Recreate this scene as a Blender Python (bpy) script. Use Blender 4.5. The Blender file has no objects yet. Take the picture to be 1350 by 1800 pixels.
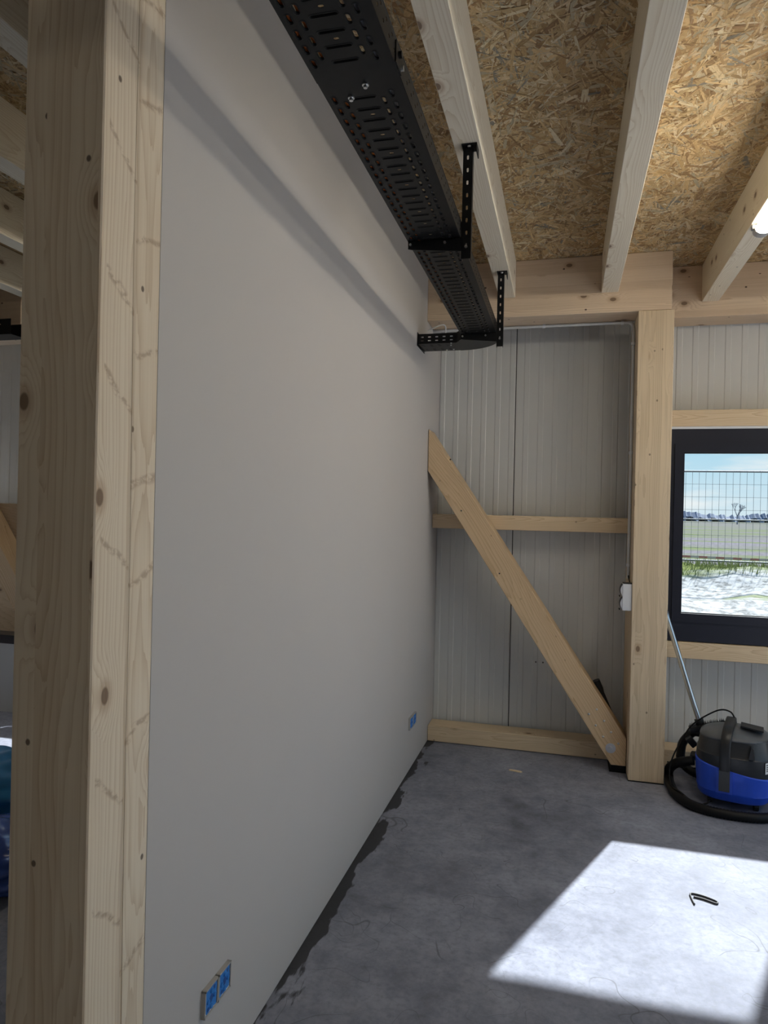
import bpy, bmesh, math, random
from mathutils import Vector, Matrix
random.seed(7)
sc = bpy.context.scene
C = sc.collection

# ------------------------------------------------------------------ camera
YAW, ROLL, FPX = math.radians(14.6), math.atan(.0227), 1220.0
fw = Vector((-math.sin(YAW), math.cos(YAW), 0)); rt = Vector((math.cos(YAW), math.sin(YAW), 0)); up = Vector((0, 0, 1))
Rv = rt * math.cos(ROLL) + up * math.sin(ROLL); Uv = up * math.cos(ROLL) - rt * math.sin(ROLL)
cam = bpy.data.cameras.new('camera'); camo = bpy.data.objects.new('camera', cam); C.objects.link(camo)
camo.matrix_world = Matrix(((Rv.x, Uv.x, -fw.x, 0), (Rv.y, Uv.y, -fw.y, 0), (Rv.z, Uv.z, -fw.z, 1.6), (0, 0, 0, 1)))
cam.sensor_fit = 'VERTICAL'; cam.sensor_height = 36; cam.sensor_width = 27; cam.lens = FPX / 1800 * 36
cam.clip_start = .05; cam.clip_end = 3000
sc.camera = camo
sc.cycles.max_bounces = 7; sc.cycles.diffuse_bounces = 5; sc.cycles.glossy_bounces = 3; sc.cycles.transparent_max_bounces = 12
# ------------------------------------------------------------------ exposure, sky, sun
vs = sc.view_settings
vs.view_transform = 'Standard'; vs.look = 'None'; vs.exposure = 0.0; vs.gamma = 1.0; vs.use_curve_mapping = False
SUN_STRENGTH, SKY_STRENGTH, TUBE_STRENGTH = 14.0, 1.0, 31.0
world = bpy.data.worlds.new('sky'); sc.world = world; world.use_nodes = True
wn, wl = world.node_tree.nodes, world.node_tree.links
wn.clear()
_o = wn.new('ShaderNodeOutputWorld'); _b = wn.new('ShaderNodeBackground'); wl.new(_b.outputs[0], _o.inputs[0])
_b.inputs['Strength'].default_value = SKY_STRENGTH
_tc = wn.new('ShaderNodeTexCoord'); _sx = wn.new('ShaderNodeSeparateXYZ'); wl.new(_tc.outputs['Generated'], _sx.inputs[0])
_gr = wn.new('ShaderNodeValToRGB'); wl.new(_sx.outputs['Z'], _gr.inputs[0])
_gr.color_ramp.elements[0].position = 0.0; _gr.color_ramp.elements[0].color = (.74, .86, .95, 1)
_gr.color_ramp.elements[1].position = .55; _gr.color_ramp.elements[1].color = (.22, .48, .86, 1)
_e = _gr.color_ramp.elements.new(.1); _e.color = (.45, .74, .93, 1)
_mp = wn.new('ShaderNodeMapping'); _mp.inputs['Scale'].default_value = (1.6, 1.6, 9.0); wl.new(_tc.outputs['Generated'], _mp.inputs[0])
_nz = wn.new('ShaderNodeTexNoise'); _nz.inputs['Scale'].default_value = 3.2; _nz.inputs['Detail'].default_value = 7; wl.new(_mp.outputs[0], _nz.inputs['Vector'])
_cr = wn.new('ShaderNodeValToRGB'); wl.new(_nz.outputs[0], _cr.inputs[0])
_cr.color_ramp.elements[0].position = .47; _cr.color_ramp.elements[0].color = (0, 0, 0, 1)
_cr.color_ramp.elements[1].position = .64; _cr.color_ramp.elements[1].color = (1, 1, 1, 1)
_mx = wn.new('ShaderNodeMix'); _mx.data_type = 'RGBA'
wl.new(_cr.outputs[0], _mx.inputs['Factor']); wl.new(_gr.outputs[0], _mx.inputs['A']); _mx.inputs['B'].default_value = (.9, .94, .98, 1)
wl.new(_mx.outputs['Result'], _b.inputs['Color'])
sl = bpy.data.lights.new('sun', 'SUN'); so = bpy.data.objects.new('sun', sl); C.objects.link(so)
SUND = Vector((-.489, -1.2, -1.0)).normalized()
so.rotation_euler = SUND.to_track_quat('-Z', 'Y').to_euler(); so.location = (6, 14, 14)
sl.energy = SUN_STRENGTH; sl.angle = math.radians(.9); sl.color = (.96, .97, 1.0)

# ------------------------------------------------------------------ node helpers
class NT:
    def __init__(s, name):
        s.m = bpy.data.materials.new(name); s.m.use_nodes = True
        s.n, s.l = s.m.node_tree.nodes, s.m.node_tree.links
        s.n.clear()
        s.out = s.n.new('ShaderNodeOutputMaterial'); s.bsdf = s.n.new('ShaderNodeBsdfPrincipled')
        s.l.new(s.bsdf.outputs[0], s.out.inputs[0])
    def set(s, sock, v):
        if hasattr(v, 'is_linked') or isinstance(v, bpy.types.NodeSocket): s.l.new(v, sock)
        else: sock.default_value = v
    def math(s, op, a, b=None, c=None, clamp=False):
        n = s.n.new('ShaderNodeMath'); n.operation = op; n.use_clamp = clamp
        for i, v in enumerate((a, b, c)):
            if v is not None: s.set(n.inputs[i], v)
        return n.outputs[0]
    def vmath(s, op, a, b=None):
        n = s.n.new('ShaderNodeVectorMath'); n.operation = op
        s.set(n.inputs[0], a)
        if b is not None: s.set(n.inputs[1], b)
        return n.outputs['Value'] if op in ('LENGTH', 'DOT_PRODUCT', 'DISTANCE') else n.outputs[0]
    def coord(s, k='Object'): return s.n.new('ShaderNodeTexCoord').outputs[k]
    def sep(s, v):
        n = s.n.new('ShaderNodeSeparateXYZ'); s.set(n.inputs[0], v); return n.outputs
    def comb(s, x, y, z):
        n = s.n.new('ShaderNodeCombineXYZ')
        for i, v in enumerate((x, y, z)): s.set(n.inputs[i], v)
        return n.outputs[0]
    def mapping(s, v, scale=(1, 1, 1), rot=(0, 0, 0), loc=(0, 0, 0)):
        n = s.n.new('ShaderNodeMapping'); s.set(n.inputs[0], v)
        n.inputs['Scale'].default_value = scale; n.inputs['Rotation'].default_value = rot; n.inputs['Location'].default_value = loc
        return n.outputs[0]
    def noise(s, v, scale, detail=3, rough=.5, dist=0.0, dim='3D'):
        n = s.n.new('ShaderNodeTexNoise'); n.noise_dimensions = dim
        if v is not None: s.set(n.inputs['Vector' if dim != '1D' else 'W'], v)
        n.inputs['Scale'].default_value = scale; n.inputs['Detail'].default_value = detail
        n.inputs['Roughness'].default_value = rough; n.inputs['Distortion'].default_value = dist
        return n.outputs[0]
    def voro(s, v, scale, feature='F1', rnd=1.0):
        n = s.n.new('ShaderNodeTexVoronoi'); n.feature = feature
        s.set(n.inputs['Vector'], v); n.inputs['Scale'].default_value = scale; n.inputs['Randomness'].default_value = rnd
        return n.outputs
    def ramp(s, f, stops, interp='LINEAR'):
        n = s.n.new('ShaderNodeValToRGB'); s.set(n.inputs[0], f); r = n.color_ramp; r.interpolation = interp
        while len(r.elements) < len(stops): r.elements.new(.5)
        for e, (p, c) in zip(r.elements, stops):
            e.position = p; e.color = (*c, 1) if len(c) == 3 else c
        return n.outputs[0]
    def rangemap(s, v, a, b, c=0.0, d=1.0, smooth=True):
        n = s.n.new('ShaderNodeMapRange'); n.interpolation_type = 'SMOOTHSTEP' if smooth else 'LINEAR'
        s.set(n.inputs[0], v)
        for i, x in enumerate((a, b, c, d)): n.inputs[i + 1].default_value = x
        return n.outputs[0]
    def mix(s, f, a, b, mode='MIX'):
        n = s.n.new('ShaderNodeMix'); n.data_type = 'RGBA'; n.blend_type = mode
        s.set(n.inputs['Factor'], f)
        for k, v in (('A', a), ('B', b)):
            if isinstance(v, tuple) and len(v) == 3: v = (*v, 1)
            s.set(n.inputs[k], v)
        return n.outputs['Result']
    def bump(s, h, strength=.3, dist=.002):
        n = s.n.new('ShaderNodeBump'); s.set(n.inputs['Height'], h)
        n.inputs['Strength'].default_value = strength; n.inputs['Distance'].default_value = dist
        s.l.new(n.outputs[0], s.bsdf.inputs['Normal'])
    def fin(s, col, rough=.6, metal=0.0, **kw):
        if isinstance(col, tuple) and len(col) == 3: col = (*col, 1)
        s.set(s.bsdf.inputs['Base Color'], col); s.set(s.bsdf.inputs['Roughness'], rough); s.set(s.bsdf.inputs['Metallic'], metal)
        for k, v in kw.items(): s.set(s.bsdf.inputs[k], v)
        return s.m

def wood(name, grain, light=(.60, .455, .29), dark=(.40, .26, .135), lam=None, lamaxis=0, seed=0.0, knots=1.0, spike=None, ringf=150, wander=1.0, ringc=.62):
    """solid spruce: growth rings round a wandering pith, knots, lamellas; grain = axis index of the fibres"""
    t = NT(name)
    oi = t.n.new('ShaderNodeObjectInfo')
    p = t.sep(t.coord())
    cr = [i for i in (0, 1, 2) if i != grain]
    a, b, g = p[cr[0]], p[cr[1]], p[grain]
    off = t.math('MULTIPLY_ADD', oi.outputs['Random'], 37.0, seed * 11.3)
    lamv = 0.0
    if lam:
        q = (a, b)[lamaxis]
        lamv = t.math('FLOOR', t.math('DIVIDE', t.math('ADD', q, 5.0), lam))
        wnz = t.n.new('ShaderNodeTexWhiteNoise'); wnz.noise_dimensions = '1D'
        t.set(wnz.inputs['W'], t.math('ADD', lamv, off)); lrnd = wnz.outputs['Value']
        g2 = t.math('ADD', g, t.math('MULTIPLY', lrnd, 9.0))
    else:
        lrnd = None; g2 = g
    ga = t.math('ADD', g2, off)
    # knots
    nn = t.sep(t.coord('Normal'))
    fa = t.math('GREATER_THAN', t.math('ABSOLUTE', nn[cr[0]]), .7)
    uu = t.math('ADD', t.math('MULTIPLY', b, fa), t.math('MULTIPLY', a, t.math('SUBTRACT', 1.0, fa)))
    fo = t.math('MULTIPLY', t.math('ADD', t.math('ADD', t.math('MULTIPLY', fa, 2.3), nn[cr[0]]), t.math('MULTIPLY', nn[cr[1]], 1.7)), 3.0)
    kn = t.n.new('ShaderNodeTexVoronoi'); kn.voronoi_dimensions = '2D'; kn.inputs['Scale'].default_value = 5.5
    t.set(kn.inputs['Vector'], t.comb(t.math('ADD', uu, 3.3), t.math('ADD', t.math('MULTIPLY', ga, .62), fo), 0.0)); kv = kn.outputs
    ksel = t.math('GREATER_THAN', t.sep(kv['Color'])[0], 1.0 - .40 * knots)
    kd = t.math('ADD', kv['Distance'], t.math('MULTIPLY', t.math('SUBTRACT', 1.0, ksel), 5.0))
    kbulge = t.rangemap(kd, .38, .03, 0, 1)
    # rings
    wa = t.math('MULTIPLY', t.math('SUBTRACT', t.noise(t.comb(0.0, off, t.math('MULTIPLY', ga, .9)), 1.0, 2), .5), .12 * wander)
    wb = t.math('MULTIPLY', t.math('SUBTRACT', t.noise(t.comb(7.0, off, t.math('MULTIPLY', ga, .8)), 1.0, 2), .5), .14 * wander)
    pa = t.math('ADD', t.math('ADD', a, wa), .05); pb = t.math('ADD', t.math('ADD', b, wb), -.07)
    if lrnd is not None:
        pa = t.math('ADD', pa, t.math('MULTIPLY', t.math('SUBTRACT', lrnd, .5), .16))
        pb = t.math('ADD', pb, t.math('MULTIPLY', t.math('SUBTRACT', lrnd, .3), .23))
    r = t.math('SQRT', t.math('ADD', t.math('MULTIPLY', pa, pa), t.math('MULTIPLY', pb, pb)))
    fine = t.noise(t.comb(a, b, t.math('MULTIPLY', ga, .12)), 9.0, 3)
    r = t.math('ADD', t.math('ADD', t.math('MULTIPLY', r, ringf), t.math('MULTIPLY', kbulge, 3.2)), t.math('ADD', t.math('MULTIPLY', fine, 1.6), t.math('MULTIPLY', t.noise(t.comb(a, b, t.math('MULTIPLY', ga, .03)), 45.0, 2), 1.5)))
    saw = t.math('FRACT', r)
    ring = t.math('POWER', saw, 3.0)
    streak = t.noise(t.comb(t.math('MULTIPLY', a, 1.0), b, t.math('MULTIPLY', ga, .012)), 160.0, 3, .6)
    broad = t.noise(t.comb(a, b, t.math('MULTIPLY', ga, .15)), 6.0, 3)
    f = t.math('ADD', t.math('MULTIPLY', ring, ringc), t.math('MULTIPLY', t.math('SUBTRACT', streak, .5), .55))
    f = t.math('ADD', f, t.math('MULTIPLY', t.math('SUBTRACT', broad, .5), .55))
    if lrnd is not None: f = t.math('ADD', f, t.math('MULTIPLY', t.math('SUBTRACT', lrnd, .5), .30))
    f = t.math('ADD', f, .12, clamp=True)
    col = t.mix(f, light, dark)
    kring = t.rangemap(kd, .17, .07)
    col = t.mix(t.math('MULTIPLY', kring, .42), col, (.34, .19, .085))
    kcore = t.rangemap(kd, .075, .05)
    col = t.mix(t.math('MULTIPLY', kcore, .8), col, (.13, .07, .035))
    kn2 = t.n.new('ShaderNodeTexVoronoi'); kn2.voronoi_dimensions = '2D'; kn2.inputs['Scale'].default_value = 8.0
    t.set(kn2.inputs['Vector'], t.comb(uu, t.math('ADD', t.math('MULTIPLY', ga, .8), fo), 0.0)); kdot = kn2.outputs
    dsel = t.math('GREATER_THAN', t.sep(kdot['Color'])[1], .8)
    col = t.mix(t.math('MULTIPLY', t.math('MULTIPLY', t.rangemap(kdot['Distance'], .055, .03), dsel), .85 * knots), col, (.07, .035, .02))
    if spike:                           # spike knots that climb from the split to both sides of a pith cut
        q = (a, b)[spike[0]]
        u = t.math('ABSOLUTE', t.math('SUBTRACT', q, spike[1]))
        side = t.math('GREATER_THAN', q, spike[1])
        tt = t.math('SUBTRACT', g, t.math('MULTIPLY', u, t.math('ADD', .75, t.math('MULTIPLY', side, -.45))))
        tt = t.math('ADD', t.math('MULTIPLY', t.noise(t.comb(a, b, g), 14.0, 2), .05), t.math('ADD', tt, t.math('MULTIPLY', side, .37)))
        cell = t.math('DIVIDE', tt, .27)
        wn1 = t.n.new('ShaderNodeTexWhiteNoise'); wn1.noise_dimensions = '1D'; t.set(wn1.inputs['W'], t.math('FLOOR', cell))
        d = t.math('ABSOLUTE', t.math('SUBTRACT', t.math('FRACT', cell), t.math('MULTIPLY_ADD', wn1.outputs['Value'], .6, .2)))
        ln = t.math('MULTIPLY', t.rangemap(d, .05, .008), t.math('LESS_THAN', u, .095))
        wid = t.math('MULTIPLY', ln, t.math('GREATER_THAN', wn1.outputs['Value'], .22))
        rag = t.rangemap(t.noise(t.comb(a, b, t.math('MULTIPLY', g, 1.5)), 60.0, 3), .35, .6)
        col = t.mix(t.math('MULTIPLY', t.math('MULTIPLY', wid, rag), .55), col, (.30, .19, .11))
        col = t.mix(t.math('MULTIPLY', t.rangemap(u, .012, .0), .35), col, (.3, .2, .11))
    t.bump(t.noise(t.comb(a, b, t.math('MULTIPLY', g, .02)), 140.0, 1), .12, .001)
    return t.fin(col, .62)

def flat(name, col, rough=.5, metal=0.0, var=0.0, vscale=30, **kw):
    t = NT(name)
    c = (*col, 1)
    if var:
        n = t.noise(t.coord(), vscale, 4)
        c = t.mix(n, tuple(x * (1 - var) for x in col), tuple(min(1, x * (1 + var)) for x in col))
    return t.fin(c, rough, metal, **kw)

M = {}
SP = dict(light=(.63, .485, .315), dark=(.46, .315, .175))
M['post_near'] = wood('spruce_near_post', 2, light=(.74, .645, .505), dark=(.48, .345, .21), spike=(1, .012), seed=1, knots=1.0, lam=.062, lamaxis=0, ringf=120, ringc=.5, wander=.7)
M['post_far'] = wood('spruce_glulam_post', 2, light=(.68, .555, .39), dark=(.42, .31, .19), lam=.041, lamaxis=0, seed=2, knots=.75, wander=.35, ringc=.42)
M['joist'] = wood('spruce_joist', 1, light=(.84, .77, .63), dark=(.60, .49, .34), seed=3, knots=.7)
M['header'] = wood('spruce_header', 0, light=(.74, .59, .43), dark=(.46, .32, .20), lam=.072, lamaxis=1, seed=4, knots=1.1, wander=.5, ringc=.55)
M['rail'] = wood('spruce_rail', 0, light=(.72, .58, .40), dark=(.48, .34, .19), seed=5, knots=.6)
M['brace'] = wood('spruce_brace', 2, light=(.67, .50, .315), dark=(.44, .285, .145), seed=6, knots=.35, ringf=120)
M['chip'] = wood('spruce_chip', 0, light=(.75, .62, .42), dark=(.6, .45, .28), seed=8, knots=0)
M['ply'] = wood('pale_board', 0, light=(.60, .46, .30), dark=(.45, .32, .19), seed=9, knots=.1)
M['black_metal'] = flat('black_powder_coat', (.007, .0073, .008), .40, 0.0, var=.3, vscale=60, **{'Specular IOR Level': .22})
M['black_plastic'] = flat('black_plastic', (.012, .0125, .014), .38, var=.2, vscale=40)
M['head_grey'] = flat('charcoal_plastic', (.022, .024, .028), .36, var=.15, vscale=30)
M['latch_grey'] = flat('grey_latch_plastic', (.045, .048, .052), .4)
M['lid_grey'] = flat('grey_lid_plastic', (.10, .108, .12), .34, var=.12, vscale=30)
M['rubber'] = flat('hose_rubber', (.006, .006, .007), .5, **{'Specular IOR Level': .25})
M['blue_tank'] = flat('blue_plastic', (.018, .08, .60), .36, var=.18, vscale=14)
M['chrome'] = flat('chrome', (.62, .63, .65), .16, 1.0)
M['zinc'] = flat('zinc_plated', (.66, .67, .68), .32, 1.0)
M['white_plastic'] = flat('white_plastic', (.70, .72, .76), .35)
M['conduit'] = flat('grey_conduit', (.62, .63, .64), .4)
M['orange'] = flat('orange_cable', (.95, .27, .06), .45)
M['pale_cable'] = flat('pale_cable', (.6, .62, .65), .45)
M['frame'] = flat('anthracite_frame', (.013, .015, .027), .34, **{'Specular IOR Level': .35})
M['paper'] = flat('sticker_paper', (.7, .7, .7), .6)
M['ink'] = flat('sticker_ink', (.05, .05, .05), .6)
M['cover_blue'] = flat('blue_cover', (.025, .21, .62), .42, var=.25, vscale=120)
M['cover_recess_shade'] = flat('blue_recess_shade', (.01, .075, .30), .45)  # shaded copy of the cover blue, for flat discs standing as recesses
M['box_grey'] = flat('grey_box_rim', (.42, .40, .38), .6)
M['counter'] = flat('pale_counter', (.55, .54, .52), .5)
M['counter_top'] = flat('dark_counter_top', (.02, .015, .018), .35)
M['tarp'] = flat('blue_tarpaulin', (.02, .16, .36), .45, var=.3, vscale=12)
M['bag'] = flat('blue_bag', (.03, .07, .27), .22, var=.5, vscale=18)
M['lamp_body'] = flat('lamp_grey', (.45, .46, .48), .45)
t = NT('tube_glow'); M['glow'] = t.fin((.9, .9, .9), .5, **{'Emission Color': (1.0, .93, .80, 1), 'Emission Strength': TUBE_STRENGTH})
# glass: mostly clear pane with a weak mirror
t = NT('window_glass'); tr = t.n.new('ShaderNodeBsdfTransparent'); gl = t.n.new('ShaderNodeBsdfGlossy'); gl.inputs['Roughness'].default_value = .0
tr.inputs[0].default_value = (.96, .98, .97, 1); mxs = t.n.new('ShaderNodeMixShader'); fr = t.n.new('ShaderNodeFresnel'); fr.inputs[0].default_value = 1.25
t.l.new(fr.outputs[0], mxs.inputs[0]); t.l.new(tr.outputs[0], mxs.inputs[1]); t.l.new(gl.outputs[0], mxs.inputs[2]); t.l.new(mxs.outputs[0], t.out.inputs[0]); M['glass'] = t.m
t = NT('plastic_film'); tr = t.n.new('ShaderNodeBsdfTransparent'); gl = t.n.new('ShaderNodeBsdfGlossy'); gl.inputs['Roughness'].default_value = .15
mxs = t.n.new('ShaderNodeMixShader'); mxs.inputs[0].default_value = .16
nb = t.n.new('ShaderNodeBump'); nb.inputs['Strength'].default_value = .9; nb.inputs['Distance'].default_value = .02
t.l.new(t.noise(t.coord(), 16, 4, .6, 1.0), nb.inputs['Height']); t.l.new(nb.outputs[0], gl.inputs['Normal'])
t.l.new(tr.outputs[0], mxs.inputs[1]); t.l.new(gl.outputs[0], mxs.inputs[2]); t.l.new(mxs.outputs[0], t.out.inputs[0]); M['film'] = t.m
# painted plasterboard
t = NT('plasterboard'); co = t.coord()
n1 = t.noise(co, 1.3, 4); n2 = t.noise(co, 260, 2)
M['drywall'] = t.fin(t.mix(n1, (.475, .459, .449), (.505, .489, .479)), .62)
# sandwich panel sheet
t = NT('panel_sheet'); M['panel'] = t.fin(t.mix(t.noise(t.coord(), 2.0, 3), (.58, .59, .585), (.63, .64, .63)), .42)
M['seam'] = flat('panel_seam', (.03, .03, .03), .8)
# concrete floor
t = NT('concrete'); co = t.coord(); xyz = t.sep(co)
n1 = t.noise(co, 1.5, 6, .62, .15); n2 = t.noise(co, 8.0, 7, .7, .1); n3 = t.noise(co, 38.0, 5, .65)
base = t.math('ADD', t.math('MULTIPLY', n1, .55), t.math('MULTIPLY', n2, .45))
col = t.ramp(base, [(.34, (.115, .124, .158)), (.46, (.21, .223, .28)), (.56, (.28, .296, .362)), (.68, (.36, .378, .45))])
col = t.mix(t.math('MULTIPLY', t.rangemap(n3, .42, .72), .5), col, (.155, .162, .19))
for k, (ang, sc_, th) in enumerate(((.3, 2.1, .0028), (1.2, 2.7, .0024), (2.2, 1.7, .0026), (2.8, 3.1, .002))):   # fine scratches
    mv = t.mapping(co, (1, 1, 1), (0, 0, ang), (k * 3.1, k * 1.7, 0))
    wv = t.noise(mv, sc_, 2, .5, .3)
    ln = t.math('MULTIPLY', t.rangemap(t.math('ABSOLUTE', t.math('SUBTRACT', wv, .5)), th, 0), t.rangemap(t.noise(mv, 2.3, 2), .50, .60))
    col = t.mix(t.math('MULTIPLY', ln, .6), col, (.09, .09, .10))
wv = t.rangemap(t.voro(t.mapping(co, (1, 1, 1), (0, 0, .5)), 26.0)['Distance'], .035, .02)
col = t.mix(t.math('MULTIPLY', wv, .35), col, (.55, .55, .55))
# brushed black primer smears along the foot of the plasterboard
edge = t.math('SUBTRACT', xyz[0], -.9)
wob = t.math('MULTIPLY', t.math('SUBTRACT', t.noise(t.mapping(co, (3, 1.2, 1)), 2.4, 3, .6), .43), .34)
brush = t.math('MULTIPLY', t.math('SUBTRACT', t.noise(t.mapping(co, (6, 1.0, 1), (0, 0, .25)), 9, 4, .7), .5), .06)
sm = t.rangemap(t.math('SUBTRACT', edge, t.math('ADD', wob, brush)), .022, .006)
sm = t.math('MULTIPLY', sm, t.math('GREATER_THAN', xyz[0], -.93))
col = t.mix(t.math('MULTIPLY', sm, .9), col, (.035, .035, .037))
t.bump(t.noise(co, 60.0, 2), .10, .001)
M['concrete'] = t.fin(col, t.rangemap(n2, .3, .7, .6, .75, False), **{'Specular IOR Level': .15})
# strand board
t = NT('strand_board_base'); M['osb_base'] = t.fin(t.mix(t.noise(t.coord(), 40, 4), (.24, .14, .06), (.44, .29, .14)), .7)
t = NT('strand'); at = t.n.new('ShaderNodeVertexColor'); at.layer_name = 'strand'; uv = t.n.new('ShaderNodeUVMap'); uv.uv_map = 'UVMap'
gr = t.noise(t.mapping(uv.outputs[0], (1.2, 26, 1)), 3.0, 4, .6)
t.bump(gr, .35, .001)
M['strand'] = t.fin(t.mix(t.rangemap(gr, .28, .72), t.mix(.55, at.outputs[0], (.22, .12, .045), 'MULTIPLY'), at.outputs[0]), .6)
# outside ground
t = NT('outside_ground'); co = t.coord('Object'); p = t.sep(co)
n1 = t.noise(t.mapping(co, (.55, 1.3, 1)), 1.0, 6, .65); n2 = t.noise(co, 6, 5, .7); n3 = t.noise(t.mapping(co, (.05, .22, 1)), 1.0, 4, .6)
yy = t.math('ADD', p[1], t.math('MULTIPLY', t.math('SUBTRACT', n1, .5), 3.2))
sand = t.mix(t.rangemap(n2, .36, .58), (.20, .198, .19), (.45, .445, .44)); soil = t.mix(n2, (.12, .118, .112), (.24, .236, .23))
grass = t.mix(n2, (.09, .11, .035), (.24, .27, .10)); field = t.mix(t.rangemap(n3, .44, .60), t.mix(t.rangemap(n2, .35, .65), (.10, .09, .10), (.22, .205, .225)), (.13, .155, .075))
col = t.mix(t.rangemap(yy, 10.0, 11.0), soil, sand)
col = t.mix(t.math('MULTIPLY', t.rangemap(t.noise(t.mapping(co, (.8, 2, 1)), 1.1, 3), .55, .62), .7), col, grass)
col = t.mix(t.rangemap(yy, 13.6, 14.6), col, grass)
col = t.mix(t.rangemap(yy, 16.0, 17.5), col, field)
M['ground'] = t.fin(col, .95, **{'Specular IOR Level': 0.0})
M['bounce_yard'] = flat('bounce_concrete', (.46, .445, .42), .9, var=.08, vscale=1)
M['tuft'] = flat('grass_tuft', (.19, .22, .075), .9, var=.5, vscale=3)
M['hazed_trees'] = flat('hazed_tree_line', (.09, .125, .20), .9, var=.3, vscale=.03)  # distance haze is put into the blue tree colour
M['far_tree_bare'] = flat('far_bare_tree', (.19, .20, .25), .9)
M['fence'] = flat('galvanised_fence', (.13, .14, .16), .6, .0)
M['tape_red'] = flat('tape_red', (.30, .12, .12), .6)
M['tape_white'] = flat('tape_white', (.32, .30, .31), .6)
M['roofing'] = flat('roof_underlay', (.2, .15, .1), .8)

# ------------------------------------------------------------------ mesh helpers
class MB:
    def __init__(s): s.v, s.f = [], []
    def add(s, vs, fs):
        o = len(s.v); s.v += [tuple(x) for x in vs]; s.f += [tuple(i + o for i in f) for f in fs]; return s
    def box(s, x0, x1, y0, y1, z0, z1, M4=None):
        v = [Vector((x, y, z)) for z in (z0, z1) for y in (y0, y1) for x in (x0, x1)]
        if M4 is not None: v = [M4 @ p for p in v]
        return s.add(v, [(0, 2, 3, 1), (4, 5, 7, 6), (0, 1, 5, 4), (2, 6, 7, 3), (0, 4, 6, 2), (1, 3, 7, 5)])
    def prism(s, poly, d, M4=None):
        """poly: list of (u,v) ccw in local XY, extruded 0..d in local Z"""
        n = len(poly); v = [Vector((p[0], p[1], 0)) for p in poly] + [Vector((p[0], p[1], d)) for p in poly]
        if M4 is not None: v = [M4 @ p for p in v]
        return s.add(v, [tuple(range(n - 1, -1, -1)), tuple(range(n, 2 * n))] + [(i, (i + 1) % n, n + (i + 1) % n, n + i) for i in range(n)])
    def rings(s, rs, cap=True, close=True):
        n = len(rs[0]); v = [p for r in rs for p in r]; f = []
        for k in range(len(rs) - 1):
            for i in range(n if close else n - 1):
                j = (i + 1) % n; f.append((k * n + i, k * n + j, (k + 1) * n + j, (k + 1) * n + i))
        if cap: f += [tuple(range(n - 1, -1, -1)), tuple((len(rs) - 1) * n + i for i in range(n))]
        return s.add(v, f)
    def cyl(s, p0, p1, r0, r1=None, n=16):
        p0, p1 = Vector(p0), Vector(p1); r1 = r0 if r1 is None else r1
        d = (p1 - p0).normalized(); a = d.orthogonal().normalized(); b = d.cross(a)
        return s.rings([[p + (a * math.cos(2 * math.pi * i / n) + b * math.sin(2 * math.pi * i / n)) * r for i in range(n)] for p, r in ((p0, r0), (p1, r1))])
    def tube(s, pts, r, n=10, rib=None):
        pts = [Vector(p) for p in pts]; rs = []; a = None
        for k, p in enumerate(pts):
            d = (pts[min(k + 1, len(pts) - 1)] - pts[max(k - 1, 0)]).normalized()
            a = d.orthogonal().normalized() if a is None else (a - d * a.dot(d)).normalized()
            b = d.cross(a); rr = r if rib is None else r * (1 + (rib if k % 2 else -rib))
            rs.append([p + (a * math.cos(2 * math.pi * i / n) + b * math.sin(2 * math.pi * i / n)) * rr for i in range(n)])
        return s.rings(rs)
    def mesh(s, name):
        me = bpy.data.meshes.new(name); me.from_pydata(s.v, [], s.f); me.update(); return me
    def build(s, name, mat, parent=None, smooth=False, bevel=0.0, origin=None, segs=2):
        me = s.mesh(name)
        if origin is not None:
            me.transform(Matrix.Translation(-Vector(origin)))
        bm = bmesh.new(); bm.from_mesh(me); bmesh.ops.recalc_face_normals(bm, faces=bm.faces)
        if bevel:
            ed = [e for e in bm.edges if len(e.link_faces) == 2 and e.calc_face_angle(0) > .6]
            bmesh.ops.bevel(bm, geom=ed, offset=bevel, segments=segs, affect='EDGES', profile=.6, clamp_overlap=True)
        bm.to_mesh(me); bm.free()
        if smooth:
            for p in me.polygons: p.use_smooth = True
            if smooth != 'all': me.set_sharp_from_angle(angle=math.radians(38))
        return link(name, me, mat, parent, origin)
def link(name, me, mat, parent=None, origin=None):
    o = bpy.data.objects.new(name, me); C.objects.link(o)
    if mat is not None and not me.materials: me.materials.append(mat)
    if parent is not None: o.parent = parent
    base = Vector()
    q = parent
    while q is not None: base = base + q.location; q = q.parent
    if parent is not None or origin is not None: o.location = (Vector(origin) if origin is not None else Vector()) - base
    return o
def thing(name, label, cat, loc=(0, 0, 0), group=None):
    o = bpy.data.objects.new(name, None); C.objects.link(o); o.location = loc; o.empty_display_size = .1
    o['label'] = label; o['category'] = cat
    if group: o['group'] = group
    return o
def tag(o, label, cat, group=None):
    o['label'] = label; o['category'] = cat
    if group: o['group'] = group
    return o
def struct(o, label=None):
    o['kind'] = 'structure'
    if label: o['label'] = label
    return o
def sroot(name, loc=(0, 0, 0), label=None):
    o = bpy.data.objects.new(name, None); C.objects.link(o); o.location = loc; o.empty_display_size = .1
    return struct(o, label)
def smooth_path(pts, sub=8):
    pts = [Vector(p) for p in pts]; out = []
    P = [pts[0]] + pts + [pts[-1]]
    for i in range(1, len(P) - 2):
        p0, p1, p2, p3 = P[i - 1], P[i], P[i + 1], P[i + 2]
        for k in range(sub):
            u = k / sub
            out.append(.5 * ((2 * p1) + (-p0 + p2) * u + (2 * p0 - 5 * p1 + 4 * p2 - p3) * u * u + (-p0 + 3 * p1 - 3 * p2 + p3) * u ** 3))
    return out + [pts[-1]]
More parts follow.
